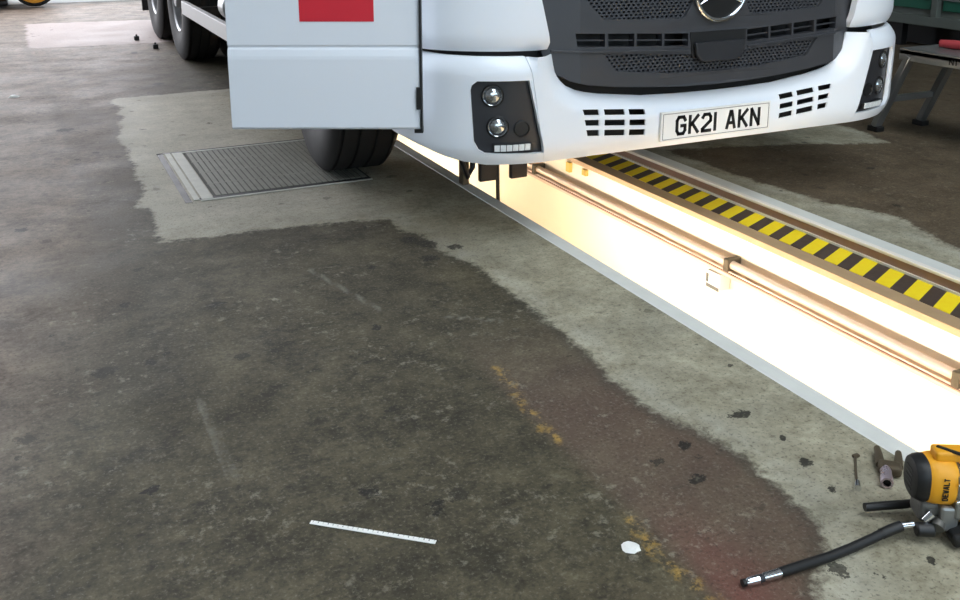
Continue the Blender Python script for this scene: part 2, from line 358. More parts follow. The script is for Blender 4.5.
def floor_piece(name, xs, ys):
    X, Y = np.meshgrid(xs, ys); P = np.stack([X.ravel(), Y.ravel()], 1); nx, ny = len(xs), len(ys)
    me = bpy.data.meshes.new(name)
    i = np.arange(nx*ny).reshape(ny, nx)
    q = np.stack([i[:-1, :-1], i[:-1, 1:], i[1:, 1:], i[1:, :-1]], -1).reshape(-1, 4)
    me.from_pydata([(x, y, 0) for x, y in P], [], q.tolist())
    A = {}
    A['light'] = np.where(P[:, 0] < 2.2, sdf(P, LIGHT), np.maximum(sdf(P, RLIGHT), sdf(P, RPATCH)))
    A['edgew'] = np.where(P[:, 0] < 2.2, np.clip((3.2 - P[:, 1])/1.0, .25, 1), .2)
    A['patch'] = np.clip((P[:, 1]-3.3)/.4, 0, 1)*np.clip((1.5-P[:, 0])/.5, 0, 1)*.75
    A['slab'] = sdf(P, SLAB); A['yel'] = np.minimum(seg_dist(P, YEL[0]), seg_dist(P, YEL[1])); A['crack'] = seg_dist(P, CRACK)
    A['scratch'] = np.min([seg_dist(P, s) for s in SCR], 0)
    A['left'] = np.where(P[:, 0] < 2.2, np.clip((.42 - P[:, 0])/.7 + (P[:, 1]-3.2)*.28, 0, 1), 0.0)
    lane = np.clip((P[:, 0]-.99)/.05, 0, 1)*np.clip((1.42-P[:, 0])/.1, 0, 1)
    sg = np.zeros(len(P))
    for x, y, r, k in ((.28, 5.9, .2, .6), (.3, 5.2, .14, .5), (.3, 4.4, .12, .6), (.28, 3.75, .14, .7), (.25, 3.2, .25, .6), (.15, 2.5, .16, .6), (.8, 6.7, .25, .4), (1.27, 3.02, .14, .6), (1.1, 3.25, .14, .35), (.85, 2.9, .35, .3), (.7, 7.3, .3, .4)):
        sg = np.maximum(sg, k*np.exp(-((P[:, 0]-x)**2 + ((P[:, 1]-y)*.6)**2)/(r*r)))
    A['smudge'] = sg
    A['right'] = np.where(P[:, 0] > 2.2, .95, 0.0)
    A['lane'] = lane*np.clip((2.4-P[:, 1])/.5, 0, 1)
    A['red'] = lane*(.13*np.clip((2.3-P[:, 1])/.5, 0, 1) + .5*np.exp(-((P[:, 0]-1.06)/.09)**2 - ((P[:, 1]-1.12)/.2)**2)) + .25*np.exp(-((P[:, 0]-.7)/.5)**2 - ((P[:, 1]-1.0)/.14)**2)
    sp = np.zeros(len(P))
    for x, y, r in [(a, b, c*.8) for a, b, c in SPOTS]: sp = np.maximum(sp, 1.15*np.exp(-(((P[:, 0]-x)**2 + (P[:, 1]-y)**2)/(r*r))*.9))
    A['spot'] = sp
    for k, v in A.items():
        a = me.attributes.new(k, 'FLOAT', 'POINT'); a.data.foreach_set('value', v.astype(np.float32))
    me.materials.append(M['floor'])
    o = bpy.data.objects.new(name, me); COL.objects.link(o); return st(o)
YS = axis_pts((-9, .3, .5), (.3, 3.9, .025), (3.9, 7, .05), (7, 13, .12), (13, 13.4, .4))
floor_piece('floor', axis_pts((-9, -.7, .3), (-.7, 1.67, .025)), YS)
floor_piece('floor', axis_pts((2.72, 4.2, .035), (4.2, 11, .3)), YS)
st(MB().box((1.67, -9, -.3), (2.72, Y0, 0)).build('floor', M['floor']))
st(MB().box((1.67, Y1, -.3), (2.72, 13.4, 0)).build('floor', M['floor']))
st(MB().box((-60, 13.4, -.3), (60, 70, -.005)).build('floor', M['yard']))
st(MB().box((-60, -60, -.3), (60, -9, -.005)).build('floor', M['yard']))
# inspection pit
st(MB().box((1.67, Y0, -.06), (PX0, Y1, .002)).build('trim_1', M['kerb'], bevel=.004))
st(MB().box((1.60, Y0, -1.4), (PX0, Y1, -.06)).build('wall_pit_left', M['pit_paint']))
st(MB().box((PX1, Y0, -1.4), (PX1+.4, Y1, -.06)).build('wall_pit_right', M['pit_paint']))
st(MB().box((PX1-.004, Y0, -.075), (LX+.002, Y1, -.05)).build('trim_2', M['ledge'], bevel=.003))
st(MB().box((LX+.002, Y0, -.06), (FX, Y1, -.052)).build('trim_3', M['ledge']))
st(MB().box((FX-.008, Y0, -.06), (FX, Y1, -.040)).build('trim_4', M['kerb_white']))
st(MB().box((FX, Y0, -.06), (FX+.02, Y1, -.010)).build('trim_5', M['kerb_brown']))
st(MB().box((FX-.004, Y0, -.010), (FX+.02, Y1, .003)).build('trim_6', M['kerb_white'], bevel=.002))
st(MB().box((FX+.02, Y0, -.1), (FX+.085, Y1, .0015)).build('trim_7', M['kerb']))
st(MB().box((1.6, Y0, -1.45), (2.9, Y1, -1.4)).build('floor_pit', M['pit_paint']))
st(MB().box((1.6, Y0-.1, -1.45), (2.9, Y0, -.01)).build('wall_pit_front', M['pit_paint']))
st(MB().box((1.6, Y1, -1.45), (2.9, Y1+.1, -.01)).build('wall_pit_back', M['pit_paint']))
# workshop shell
HZ = 6.6
st(MB().box((-9.2, -9, -.3), (-9, 13.4, HZ)).build('wall_left', M['wall']))
st(MB().box((11, -9, -.3), (11.2, 13.4, HZ)).build('wall_right', M['wall']))
st(MB().box((2.2, 13.4, -.3), (11.2, 13.6, HZ)).box((-9.2, 13.4, -.3), (-7.2, 13.6, HZ)).box((-7.2, 13.4, 5), (2.2, 13.6, HZ)).build('wall_back', M['wall']))
st(MB().box((-9.2, -9.2, -.3), (-7.5, -9, HZ)).box((8.5, -9.2, -.3), (11.2, -9, HZ)).box((-7.5, -9.2, 6.0), (8.5, -9, HZ)).box((-7.5, -9.2, -.3), (8.5, -9, 1.6)).build('wall_front', M['wall']))  # unseen wall; low strip added to cut light reaching under the truck
RX0, RX1, RY0, RY1 = .4, 3.6, -8.0, 1.6          # unseen glowing ceiling panel, added to brighten truck front and near floor
st(MB().box((-9.2, -9.2, HZ), (RX0, 13.6, HZ+.15)).box((RX1, -9.2, HZ), (11.2, 13.6, HZ+.15)).box((RX0, -9.2, HZ), (RX1, RY0, HZ+.15)).box((RX0, RY1, HZ), (RX1, 13.6, HZ+.15)).build('ceiling', M['ceiling']))
st(MB().box((RX0, RY0, HZ+.03), (RX1, RY1, HZ+.06)).build('roof_fill_1', M['roof_panel']))

# ------------------------------------------------------------------ drain cover in the floor
dr = empty('drain_cover', (.95, 4.35, 0), 'slotted steel drain cover set in the light concrete patch by the front tyre', 'drain cover')
MB().box((.66, 3.965, .0005), (1.36, 4.80, .0015)).build('recess_base', M['grate_base'], dr)
MB().box((.575, 3.95, .0006), (.60, 4.80, .004)).box((.608, 3.95, .0006), (.655, 4.80, .004)).box((.655, 4.785, .0006), (1.36, 4.80, .004)).box((.60, 3.93, .0006), (1.36, 3.945, .0035)).build('frame', M['grate_frame'], dr, bevel=.001)
MB().box((.538, 3.93, .0003), (.566, 4.83, .0009)).box((.538, 4.808, .0003), (1.36, 4.83, .0009)).box((.60, 3.944, .0003), (1.36, 3.978, .0018)).build('joint', M['black'], dr)
for k in range(26):
    x = .672 + k*.0262
    MB().box((x, 3.980, .0005), (x+.0205, 4.772, .0042)).build('slat', M['grate_steel'], dr)
for y in (4.16, 4.36, 4.57): MB().box((.668, y, .0006), (1.36, y+.014, .0046)).build('cross_bar', M['grate_steel'], dr)

# ------------------------------------------------------------------ truck
XC, YF = 2.36, 2.812
trk = empty('truck', (XC, YF, 0), 'white lorry with black grille and number plate, parked nose-on over the pit', 'truck')
CA = .76; CL = .613; RX, RY = .42, .36
def base(a):
    s = 1 if a >= 0 else -1; a = abs(a)
    if a <= CA: return Vector((s*a, 0)), Vector((0, -1))
    if a <= CA+CL:
        p = (a-CA)/CL*math.pi/2
        n = Vector((s*math.sin(p)/RX, -math.cos(p)/RY)).normalized()
        return Vector((s*(CA+RX*math.sin(p)), RY*(1-math.cos(p)))), n
    return Vector((s*(CA+RX), RY + a-CA-CL)), Vector((s, 0))
def wrap(lean):
    def f(a, z, off):
        b, n = base(a); d = off - lean(a, z); return Vector((XC + b.x + n.x*d, YF + b.y + n.y*d, z))
    return f
def blean(a, z):
    v = 0
    if z < .40: v += ((.40-z)/.083)**2*.03
    t = .70 - z
    if abs(a) > .80 and t < .06: v += ((.06-t)/.06)**2*.03
    A = abs(a)
    if A < .86 and z > .40:
        d = min(_sd(A, z, p, q) for p, q in zip(TOPC, TOPC[1:]))
        if d < .075: v = max(v, .050*((.075-d)/.075)**1.6)
    return v
TOPC = [(0, .511), (.15, .5125), (.31, .518), (.437, .533), (.50, .5405), (.56, .551), (.60, .562), (.639, .580), (.662, .600), (.675, .616), (.686, .638), (.692, .66), (.70, .698)]
def _sd(x, y, p, q):
    ax, ay = q[0]-p[0], q[1]-p[1]; t = max(0, min(1, ((x-p[0])*ax + (y-p[1])*ay)/(ax*ax+ay*ay)))
    return math.hypot(x-p[0]-t*ax, y-p[1]-t*ay)
BW = wrap(blean)
AC = [s*v for s in (-1, 1) for v in [.72+.05*i for i in range(14)] + [.3, .55]]
AB = sorted({round(s*v, 4) for s in (-1, 1) for v in [.1*i for i in range(5)] + [.42+.02*i for i in range(20)] + [.84+.05*i for i in range(12)]})
ZC = [.325, .335, .345, .36, .378, .40] + [.42+.014*i for i in range(20)]
def mir(L): return [(-x, z) for x, z in L][::-1]
top_half = TOPC[::-1]
right_seam = [(.737, .3165), (.767, .443), (.797, .64), (.812, .698)]
outline = [(-.737, .3165), (0, .3165), (.737, .3165)] + right_seam[1:] + top_half + mir(top_half)[1:] + mir(right_seam[1:])
def slots(sgn):
    H = []
    cols = [(-.595, -.525), (-.502, -.413), (-.394, -.323)]; rows = [(.4985, .4785), (.4615, .4395), (.4245, .4015)]
    for r, (t, b) in enumerate(rows):
        for c, (l, rr) in enumerate(cols):
            l2 = l; lb = l
            if c == 0: l2 = l + r*.008; lb = l2 + .006
            dz = lambda s: -(s+.595)*.088
            q = [(l2, t+dz(l2)), (lb, b+dz(lb)), (rr, b+dz(rr)), (rr, t+dz(rr))]
            H.append([(x*(-sgn), z) for x, z in q])
    return H
MB().panel(outline, slots(-1) + slots(1) if False else [[(x, z) for x, z in h] for h in slots(-1)] + slots(1), BW, .0, .007, AB, ZC).build('bumper', M['white_paint'], trk, bevel=.002, smooth=40)
def phi_a(s): return CA + math.asin(min(1, (s-CA)/RX))*CL/(math.pi/2)
lampR = [(phi_a(1.006), .590), (phi_a(1.002), .608), (phi_a(.985), .623), (phi_a(.812), .621), (.748, .357), (phi_a(.962), .368), (phi_a(.982), .381), (phi_a(.996), .41)]
cornR = [(.7385, .3165), (.95, .322), (1.03, .335), (1.10, .352), (1.17, .376), (1.26, .398), (1.40, .41), (1.78, .43), (1.78, .715), (1.3, .712), (1.1, .705), (.8145, .700), (.7985, .64), (.7685, .443)]
for s in (1, -1):
    o_ = cornR if s == 1 else mir(cornR); l_ = lampR if s == 1 else mir(lampR)
    MB().panel(o_, [l_], BW, .0, .016, AC, ZC).build('bumper_corner', M['white_paint'], trk, bevel=.004, smooth=40)
    hl = MB().panel(l_, [], BW, -.020, .02, AC, [.40, .45, .54]).build('headlight', M['grille_dark'], trk, smooth=40)
    def at(a, z, off=0.0): return BW(s*a, z, off)
    for (sx_, z) in ((.936, .569), (.918, .459)):
        a_ = phi_a(sx_); c = at(a_, z, -.026); b2, n2 = base(s*a_); nrm = Vector((n2.x, n2.y, 0))
        MB().lathe([(.040, -.004), (.040, .008), (.036, .012), (.034, .008)], c, nrm, 28).build('lamp_ring', M['black'], hl, smooth=40)
        MB().lathe([(.0348, .007), (.030, .004), (.021, .013), (.012, .017), (0, .018)], c, nrm, 28).build('lamp_lens', M['lens'], hl, smooth=60)
    a_ = .826; c = at(a_, .449, -.020); b2, n2 = base(s*a_); nrm = Vector((n2.x, n2.y, 0))
    MB().lathe([(.030, -.002), (.030, .005), (.026, .006), (.024, .002), (0, .002)], c, nrm, 24).build('blank_cap', M['black'], hl, smooth=40)
    MB().panel([(s*.785, .370), (s*phi_a(.935), .378), (s*phi_a(.935), .400), (s*.79, .394)][::s], [], BW, -.008, .01, AC).build('daytime_lamp', M['black'], hl)
    for k in range(6):
        a0 = .800 + k*.021
        MB().panel([(s*a0, .373), (s*(a0+.018), .3735), (s*(a0+.018), .396), (s*a0, .3955)][::s], [], BW, -.004, .008).build('daytime_led', M['led'], hl)
# cab lower corner panels
def clean(a, z):
    v = .004
    if z < .775: v += ((.775-z)/.055)**2*.016
    if z > .78: v += (z-.78)*.035
    v -= .022*max(0, min(1, (abs(a)-.95)/.25))
    return v
CW = wrap(clean)
capR = [(.716, .716), (.76, .714), (1.1, .720), (1.36, .724), (1.36, 1.32), (.83, 1.32), (.755, .92), (.738, .85), (.712, .740)]
for s in (1, -1):
    MB().panel(capR if s == 1 else mir(capR), [], CW, -.030, .03, AC, [.725, .735, .745, .76, .775, .9, 1.1]).build('corner_panel', M['white_paint'], trk, bevel=.005, smooth=40)
# dark inner body behind the gaps
def nolean(a, z): return 0
NW = wrap(nolean)
MB().panel([(-1.3, .40), (1.3, .40), (1.3, 1.32), (-1.3, 1.32)], [], NW, -.10, .05, AC).build('inner_panel', M['black'], trk, smooth=40)
MB().panel([(-.95, .335), (.95, .335), (.95, .41), (-.95, .41)], [], NW, -.08, .05, AC).build('undertray', M['black'], trk)
# grille
def glean(a, z): return -.002 + (z-.55)*.06 + max(0, abs(a)-.60)*.36 + .012*(abs(a)/.6)**2
GW = wrap(glean)
gl = [(0, .546), (.15, .548), (.31, .557), (.45, .568), (.57, .583), (.63, .598), (.675, .622), (.705, .655), (.722, .685), (.738, .735), (.770, .86), (.805, 1.1), (.82, 1.3)]
gout = gl + mir(gl)[:-1]
mlow = [(.452, .624), (.506, .690), (.135, .666), (-.135, .666), (-.506, .690), (-.452, .624), (-.2, .601), (0, .596), (.2, .601)]
mup = [(.17, .80), (.505, .812), (.58, .885), (.60, 1.0), (.14, 1.0), (.12, .86), (.15, .81)]
MS = []
for x0, x1 in ((-.616, -.50), (-.487, -.377), (-.367, -.257), (-.247, -.14)):
    dz = lambda x: (x+.616)*-.05
    MS.append([(x0, .768+dz(x0)), (x0+.006*(x0 < -.6), .721+dz(x0)), (x1, .721+dz(x1)), (x1, .768+dz(x1))])
MS += [mir(q) for q in MS[:]]
gr = MB().panel(gout, [mlow, mup, mir(mup)] + MS, GW, 0, .035, [-.6, .6, -.3, .3, -.45, .45, -.66, .66]).build('grille', M['grille'], trk, bevel=.003)
def inside(p, poly):
    r = False; n = len(poly)
    for i in range(n):
        (x0, y0), (x1, y1) = poly[i], poly[(i+1) % n]
        if (y0 > p[1]) != (y1 > p[1]) and p[0] < (x1-x0)*(p[1]-y0)/(y1-y0)+x0: r = not r
    return r
def mesh_panel(poly, sag):
    mb = MB(); w, h = .0205, .0118; x0, x1 = min(p[0] for p in poly)-.01, max(p[0] for p in poly)+.01; z0, z1 = min(p[1] for p in poly)-.008, max(p[1] for p in poly)+.008
    for j in range(int((z1-z0)/h)+1):
        for i in range(-1, int((x1-x0)/w)+2):
            cx = x0 + i*w + (j % 2)*w/2; cz = z0 + j*h + h/2
            if not (x0-.012 < cx < x1+.012): continue
            if not any(inside((cx+dx, cz+dz), poly) for dx in (-.012, 0, .012) for dz in (-.008, 0, .008)): continue
            o4 = [(-w/2, -h/2), (0, -h/2), (w/2, -h/2), (w/2, h/2), (0, h/2), (-w/2, h/2)]
            i6 = [(-.0060, -.0022), (0, -.0046), (.0060, -.0022), (.0060, .0022), (0, .0046), (-.0060, .0022)]
            O = [mb.bm.verts.new(GW(cx+a, cz+b, -.010)) for a, b in o4]; I = [mb.bm.verts.new(GW(cx+a, cz+b, -.010)) for a, b in i6]; B = [mb.bm.verts.new(GW(cx+a, cz+b, -.034)) for a, b in i6]
            for k in range(6):
                k2 = (k+1) % 6; mb.bm.faces.new((O[k], O[k2], I[k2], I[k])); mb.bm.faces.new((I[k], I[k2], B[k2], B[k]))
    return mb.build('mesh_panel', M['grille'], gr)
mesh_panel(mlow, 0); mesh_panel(mup, 0); mesh_panel(mir(mup), 0)
for s in (-1, 1):   # thin louvres in the middle slots and their ridges
    MB().panel([(s*.615, .7455), (s*.615, .741), (s*.14, .7165), (s*.14, .721)][::-s], [], GW, -.006, .014).build('louvre', M['grille'], gr)
    MB().panel([(s*.70, .712), (s*.70, .704), (s*.14, .677), (s*.14, .684)][::-s], [], GW, .008, .008, [-.6, .6]).build('ridge', M['grille'], gr, bevel=.003)
MB().panel([(-.132, .748), (-.124, .66), (.124, .66), (.132, .748)], [], GW, .003, .005).build('sensor_recess', M['black'], gr)
MB().panel([(-.120, .709), (-.112, .662), (-.095, .642), (-.07, .634), (.07, .634), (.095, .642), (.112, .662), (.120, .709)], [], GW, .020, .018).build('sensor_cover', M['grille_dark'], gr, bevel=.006)
bd = MB().lathe([(.118, .0), (.118, .012), (0, .014)], GW(0, .905, .0), (0, -1, 0), 40).build('badge', M['black'], trk, smooth=40)
MB().lathe([(.118+.0095*math.cos(t), .012+.0095*math.sin(t)) for t in [k*math.pi/5 for k in range(10)]], GW(0, .905, .0), (0, -1, 0), 48, closed=True).build('badge_ring', M['chrome'], bd, smooth=60)
sb = MB(); c = GW(0, .905, .016)
for k in range(3):
    t = math.radians(90 + 120*k); d = Vector((math.cos(t), 0, math.sin(t))); p = Vector((-d.z, 0, d.x)); q = [c + p*.016 , c + Vector((0, -.014, 0)), c - p*.016, c + d*.118]
    v = [sb.bm.verts.new(x) for x in q]; sb.bm.faces.new((v[0], v[1], v[3])); sb.bm.faces.new((v[1], v[2], v[3])); sb.bm.faces.new((v[0], v[3], v[2])); sb.bm.faces.new((v[0], v[2], v[1]))
sb.build('badge_star', M['chrome'], bd)
# number plate
PZ = Vector((XC, YF-.004, 0))
pl = MB().box(PZ + Vector((-.262, -.010, .346)), PZ + Vector((.262, .002, .459))).build('number_plate', M['plate'], trk, bevel=.002)
x_ = -.196
for ch in 'GK21 AKN':
    if ch == ' ': x_ += .036; continue
    lt = MB(); w_ = letters(lt, ch, PZ + Vector((x_, -.010, .3645)), (1, 0, 0), (0, 0, 1), (0, -1, 0), .050, .076, 0, .0125, .002)
    lt.build('character', M['ink'], pl); x_ += w_ + .0097
bo = MB()
for a, b in (((-.254, .353), (-.252, .452)), ((.252, .353), (.254, .452)), ((-.254, .353), (.254, .355)), ((-.254, .450), (.254, .452))):
    bo.box(PZ + Vector((a[0], -.011, a[1])), PZ + Vector((b[0], -.0095, b[1])))
bo.build('border_line', M['steel'], pl)
# cab shell above and behind
cs = MB().panel([(-1.30, 1.32), (1.30, 1.32), (1.30, 1.45), (-1.30, 1.45)], [], CW, -.030, .04, AC)
cs.box((XC-1.16, YF+1.75, .62), (XC+1.16, YF+1.8, 2.95)).box((XC-1.16, YF+.08, 2.85), (XC+1.16, YF+1.8, 2.95)).box((XC+1.12, YF+.34, .72), (XC+1.165, YF+1.8, 2.95))
cs.box((XC-1.165, YF+1.18, .72), (XC-1.12, YF+1.8, 2.95)).box((XC-1.165, YF+.30, 1.32), (XC-1.10, YF+.40, 2.95)).box((XC-1.10, YF+.35, .46), (XC+1.12, YF+1.75, .52))
cs.build('cab_shell', M['white_paint'], trk)
MB().panel([(-1.25, 1.45), (1.25, 1.45), (1.22, 2.86), (-1.22, 2.86)], [], NW, -.08, .02, AC).build('windscreen', M['glass'], trk, smooth=40)
# side door leaf
dA = Vector((1.190, 2.9125, 0)); dB = Vector((.6085, 3.194, 0)); dd = (dB-dA); dL = dd.length; dd.normalize(); dn = Vector((dd.y, -dd.x, 0)); dn = -dn if dn.dot(Vector((0, 0, 0))-dA) < 0 else dn
prof = [(0, 2.4), (0, .752), (-.005, .748), (-.005, .743), (.001, .738), (.005, .716), (.006, .705), (.006, .473), (.0, .465), (-.045, .465), (-.045, 2.4)]
door = MB().prism(prof, dA + dd*.006, dn, Vector((0, 0, 1)), dd, dL-.006).build('side_door', M['white_paint'], trk, bevel=.003)
MB().obox(dA + dd*.0025 + dn*-.012 + Vector((0, 0, 1.435)), (dd, dn, (0, 0, 1)), (.007, .05, 1.95)).build('door_seal', M['black'], door)
MB().obox(dA + dd*.010 + dn*.010 + Vector((0, 0, .574)), (dd, dn, (0, 0, 1)), (.017, .012, .076)).build('door_hinge', M['black'], door, bevel=.002)
MB().obox(dA + dd*.013 + dn*-.02 + Vector((0, 0, .460)), (dd, dn, (0, 0, 1)), (.03, .03, .02)).build('door_pivot', M['black'], door, bevel=.002)
sA = (Vector((.8285, 3.087, 0)) - dA).dot(dd); sB = (Vector((1.050, 2.98, 0)) - dA).dot(dd)
MB().obox(dA + dd*((sA+sB)/2) + dn*.001 + Vector((0, 0, .943)), (dd, dn, (0, 0, 1)), (abs(sA-sB), .002, .224)).build('red_sticker', M['red'], door)
# wheels
def wheel(c, ax, R, W, steer=0.0):
    c = Vector(c); ax = Vector(ax)
    h = W/2
    pr = [(R*.53, -h*.8), (R*.6, -h*.98), (R*.78, -h*1.03), (R*.92, -h*.98), (R*.975, -h*.86)]
    tr = []
    for g in (-.45, -.15, .15, .45):
        tr += [(R, h*(g*1.6)-.007), (R-.014, h*(g*1.6)-.005), (R-.014, h*(g*1.6)+.005), (R, h*(g*1.6)+.007)]
    pr += [(R*.995, -h*.8)] + tr + [(R*.995, h*.8), (R*.975, h*.86), (R*.92, h*.98), (R*.78, h*1.03), (R*.6, h*.98), (R*.53, h*.8)]
    w = MB().lathe(pr, c, ax, 56, closed=True).build('wheel', M['rubber'], trk, smooth=35)
    MB().lathe([(R*.56, h*.84), (R*.545, h*.9), (R*.52, h*.82), (R*.50, h*.3), (R*.44, h*.18), (R*.26, h*.42), (R*.2, h*.5), (R*.17, h*.9), (R*.15, h*1.0), (0, h*1.0)], c, ax, 40).build('rim', M['rim'], w, smooth=35)
    a = ax.normalized(); b = a.cross(Vector((0, 0, 1))).normalized()
    for k in range(10):
        t = 2*math.pi*k/10; p = c + (b*math.cos(t) + Vector((0, 0, 1))*math.sin(t))*R*.31 + a*h*.4
        MB().tube([p, p + a*.035], .016, 6).build('wheel_nut', M['steel'], w)
    return w
FWY = 4.20
ang = math.radians(4)
wheel((1.165+.155, FWY, .506), (-math.cos(ang), math.sin(ang), 0), .50, .31)
wheel((3.56-.155, FWY, .50), (math.cos(ang), -math.sin(ang), 0), .50, .31)
for y in (7.9, 9.3):
    for x, s in ((1.12+.14, -1), (1.46+.14, -1), (3.60-.14, 1), (3.26-.14, 1)):
        wheel((x, y, .505), (s, 0, 0), .505, .28)
# chassis
MB().box((1.92, 3.6, .55), (2.0, 10.9, .8)).box((2.72, 3.6, .55), (2.8, 10.9, .8)).build('chassis_rail', M['black'], trk)
MB().tube([(1.3, FWY, .5), (3.42, FWY, .5)], .07, 12).build('axle', M['black'], trk)
for y in (7.98, 9.34): MB().tube([(1.3, y, .5), (3.42, y, .5)], .09, 12).build('axle', M['black'], trk)
MB().box((1.12, 4.95, 1.05), (3.60, 10.9, 3.2)).build('load_body', M['white_paint'], trk, bevel=.02)
MB().box((1.10, 5.6, .412), (1.14, 7.46, .51)).build('side_guard', M['white_dull'], trk, bevel=.004)
for y in (5.9, 7.1): MB().box((1.14, y, .43), (1.9, y+.05, .49)).build('guard_bracket', M['black'], trk)
MB().box((1.3, 5.35, .42), (1.9, 7.0, 1.02)).build('side_tank', M['black'], trk, bevel=.05, seg=4)
MB().tube([(1.20, 5.9, .60), (1.20, 6.06, .60)], .09, 24).build('air_tank_end', M['alu'], trk, bevel=.01)
MB().box((1.14, 10.35, .16), (1.75, 10.39, 1.0)).build('mudflap', M['black'], trk)
MB().box((1.14, 8.62, .62), (1.7, 8.72, 1.05)).box((1.14, 7.3, .98), (1.7, 10.0, 1.04)).build('mudguard', M['black'], trk)
MB().box((1.25, FWY-.62, .98), (1.7, FWY+.62, 1.04)).box((1.25, FWY+.58, .5), (1.7, FWY+.62, 1.04)).build('mudguard', M['black'], trk)
MB().box((1.75, 3.5, .32), (3.0, 5.6, .62)).build('engine_light_block', M['black'], trk, bevel=.04, seg=3)  # engine mass, added to block light and deepen shade under the truck
# bits hanging under the nose
MB().box((1.595, 3.30, .122), (1.672, 3.325, .40)).build('underbody_bracket', M['brown'], trk, bevel=.006)
MB().box((1.735, 3.30, .118), (1.812, 3.325, .40)).build('underbody_bracket', M['brown'], trk, bevel=.006)
MB().box((1.48, 3.34, .36), (1.95, 3.9, .46)).build('cross_member', M['black'], trk)
MB().tube([(1.835, 3.62, .40), (1.833, 3.618, .15), (1.838, 3.62, -.12), (1.85, 3.64, -.45)], .009, 10).build('hanging_hose', M['black'], trk, smooth=60)
MB().tube([(1.50, 3.30, .36), (1.515, 3.30, .22), (1.545, 3.31, .15), (1.575, 3.33, .18), (1.585, 3.34, .36)], .011, 10).build('hose_loop', M['black'], trk, smooth=60)
MB().box((1.545, 3.36, .10), (1.575, 3.40, .36)).build('tow_lug', M['rust'], trk, bevel=.004)

# ------------------------------------------------------------------ things of the pit
tape = MB().box((LX, Y0, -.052), (FX-.008, 5.4, -.0485)).build('hazard_tape', M['hazard'])
tag(tape, 'yellow and black striped hazard tape along the ledge of the pit', 'hazard tape')
RZ = -.20
rl = empty('pit_rail', (PX1-.05, 2.8, RZ), 'long galvanised pipe rail fixed along the far wall of the bright pit', 'rail')
MB().tube([(PX1-.045, y, -.175) for y in (Y0+.1, 2.0, 6.0, 11.5)], .017, 14).build('pipe', M['pit_rail'], rl, smooth=50)
MB().box((PX1-.05, Y0+.1, -.235), (PX1-.003, 11.5, -.205)).build('channel', M['pit_rail'], rl, bevel=.004)
MB().box((PX1-.058, Y0+.1, -.216), (PX1-.05, 11.5, -.211)).build('lip', M['kerb_brown'], rl)
for y in (1.71, 2.75, 4.32, 5.9):
    MB().box((PX1-.072, y-.014, -.202), (PX1-.003, y+.014, -.150)).build('clamp', M['rust'], rl, bevel=.004)
for y in (2.83, 5.0, .4):
    b = MB().box((PX1-.062, y-.04, -.305), (PX1-.003, y+.04, -.236)).build('bracket_box', M['kerb'], rl, bevel=.004)
    MB().box((PX1-.064, y-.038, -.307), (PX1-.06, y+.038, -.292)).box((PX1-.066, y+.026, -.285), (PX1-.06, y+.038, -.25)).build('bracket_edge', M['grey_cast'], b)
for k, (y, z0, z1) in enumerate(((4.05, -.13, -.078), (3.895, -.11, -.078))):
    o = MB().box((PX1-.02, y-.018, z0), (PX1-.0005, y+.018, z1)).build('wall_tab', M['old_yellow'], bevel=.003, loc=(PX1-.01, y, z1))
    tag(o, ('dull yellow tab on the pit wall under the ledge, the one further under the truck', 'dull yellow tab on the pit wall under the ledge, the one nearer the open pit')[k], 'bracket', 'yellow tabs on the pit wall')
lamp_lab = {-1.6: 'strip lamp in the pit, nearest end by the pit front wall', .3: 'pit strip lamp below the floor edge beside the grease gun', 2.2: 'pit strip lamp in front of the truck nose', 5.0: 'pit strip lamp under the truck cab, by the front tyre', 7.6: 'pit strip lamp under the truck body, furthest back'}
for y in lamp_lab:
    L = empty('pit_lamp', (PX0+.03, y+.8, -.23), lamp_lab[y], 'lamp', 'strip lamps of the pit')
    MB().box((PX0, y, -.28), (PX0+.03, y+1.7, -.18)).build('housing', M['alu'], L)
    MB().box((PX0, y-.02, -.165), (PX0+.085, y+1.72, -.160)).build('spill_block', M['alu'], L)  # added to keep direct lamp light off the bumper
    MB().box((PX0+.03, y+.02, -.265), (PX0+.045, y+1.68, -.195)).build('diffuser', M['pit_tube'], L)

# ------------------------------------------------------------------ hop-up work platform, right
hp = empty('work_platform', (4.35, 3.0, 0), 'low folding aluminium work platform beside the truck headlight at the right', 'work platform')
MB().box((4.16, 2.2, .445), (4.54, 3.52, .478)).build('deck', M['alu'], hp, bevel=.004)
for x in (4.16, 4.50): 
    e = MB().box((x, 2.2, .415), (x+.03, 3.52, .47)).build('side_rail', M['alu'], hp, bevel=.003)
tx = MB(); letters(tx, 'NI', (4.1595, 3.215, .430), (0, -1, 0), (0, 0, 1), (-1, 0, 0), .028, .030, .01, .007, .001); tx.build('lettering', M['ink'], hp)
for x in (4.175, 4.525):
    for (ya, yb) in ((3.46, 3.635), (2.26, 2.08)):
        lg = MB().bar((x, ya, .44), (x, yb, .03), .035, .05, (1, 0, 0)).build('leg', M['alu'], hp, bevel=.003)
        MB().box((x-.028, yb-.035, 0), (x+.028, yb+.035, .03)).build('foot', M['black'], lg, bevel=.004)
for (y, z) in ((3.575, .19), (2.15, .19)): MB().box((4.175, y-.02, z-.015), (4.525, y+.02, z+.015)).build('rung', M['alu'], hp, bevel=.003)
o = MB().tube([(4.34, 3.42, .502), (4.36, 3.36, .502), (4.40, 3.24, .500)], [.02, .024, .02], 12).build('screwdriver_handle', M['red_tool'], smooth=50, loc=(4.36, 3.36, .478))
tag(o, 'faded red tool handle lying on the aluminium work platform', 'tool handle')
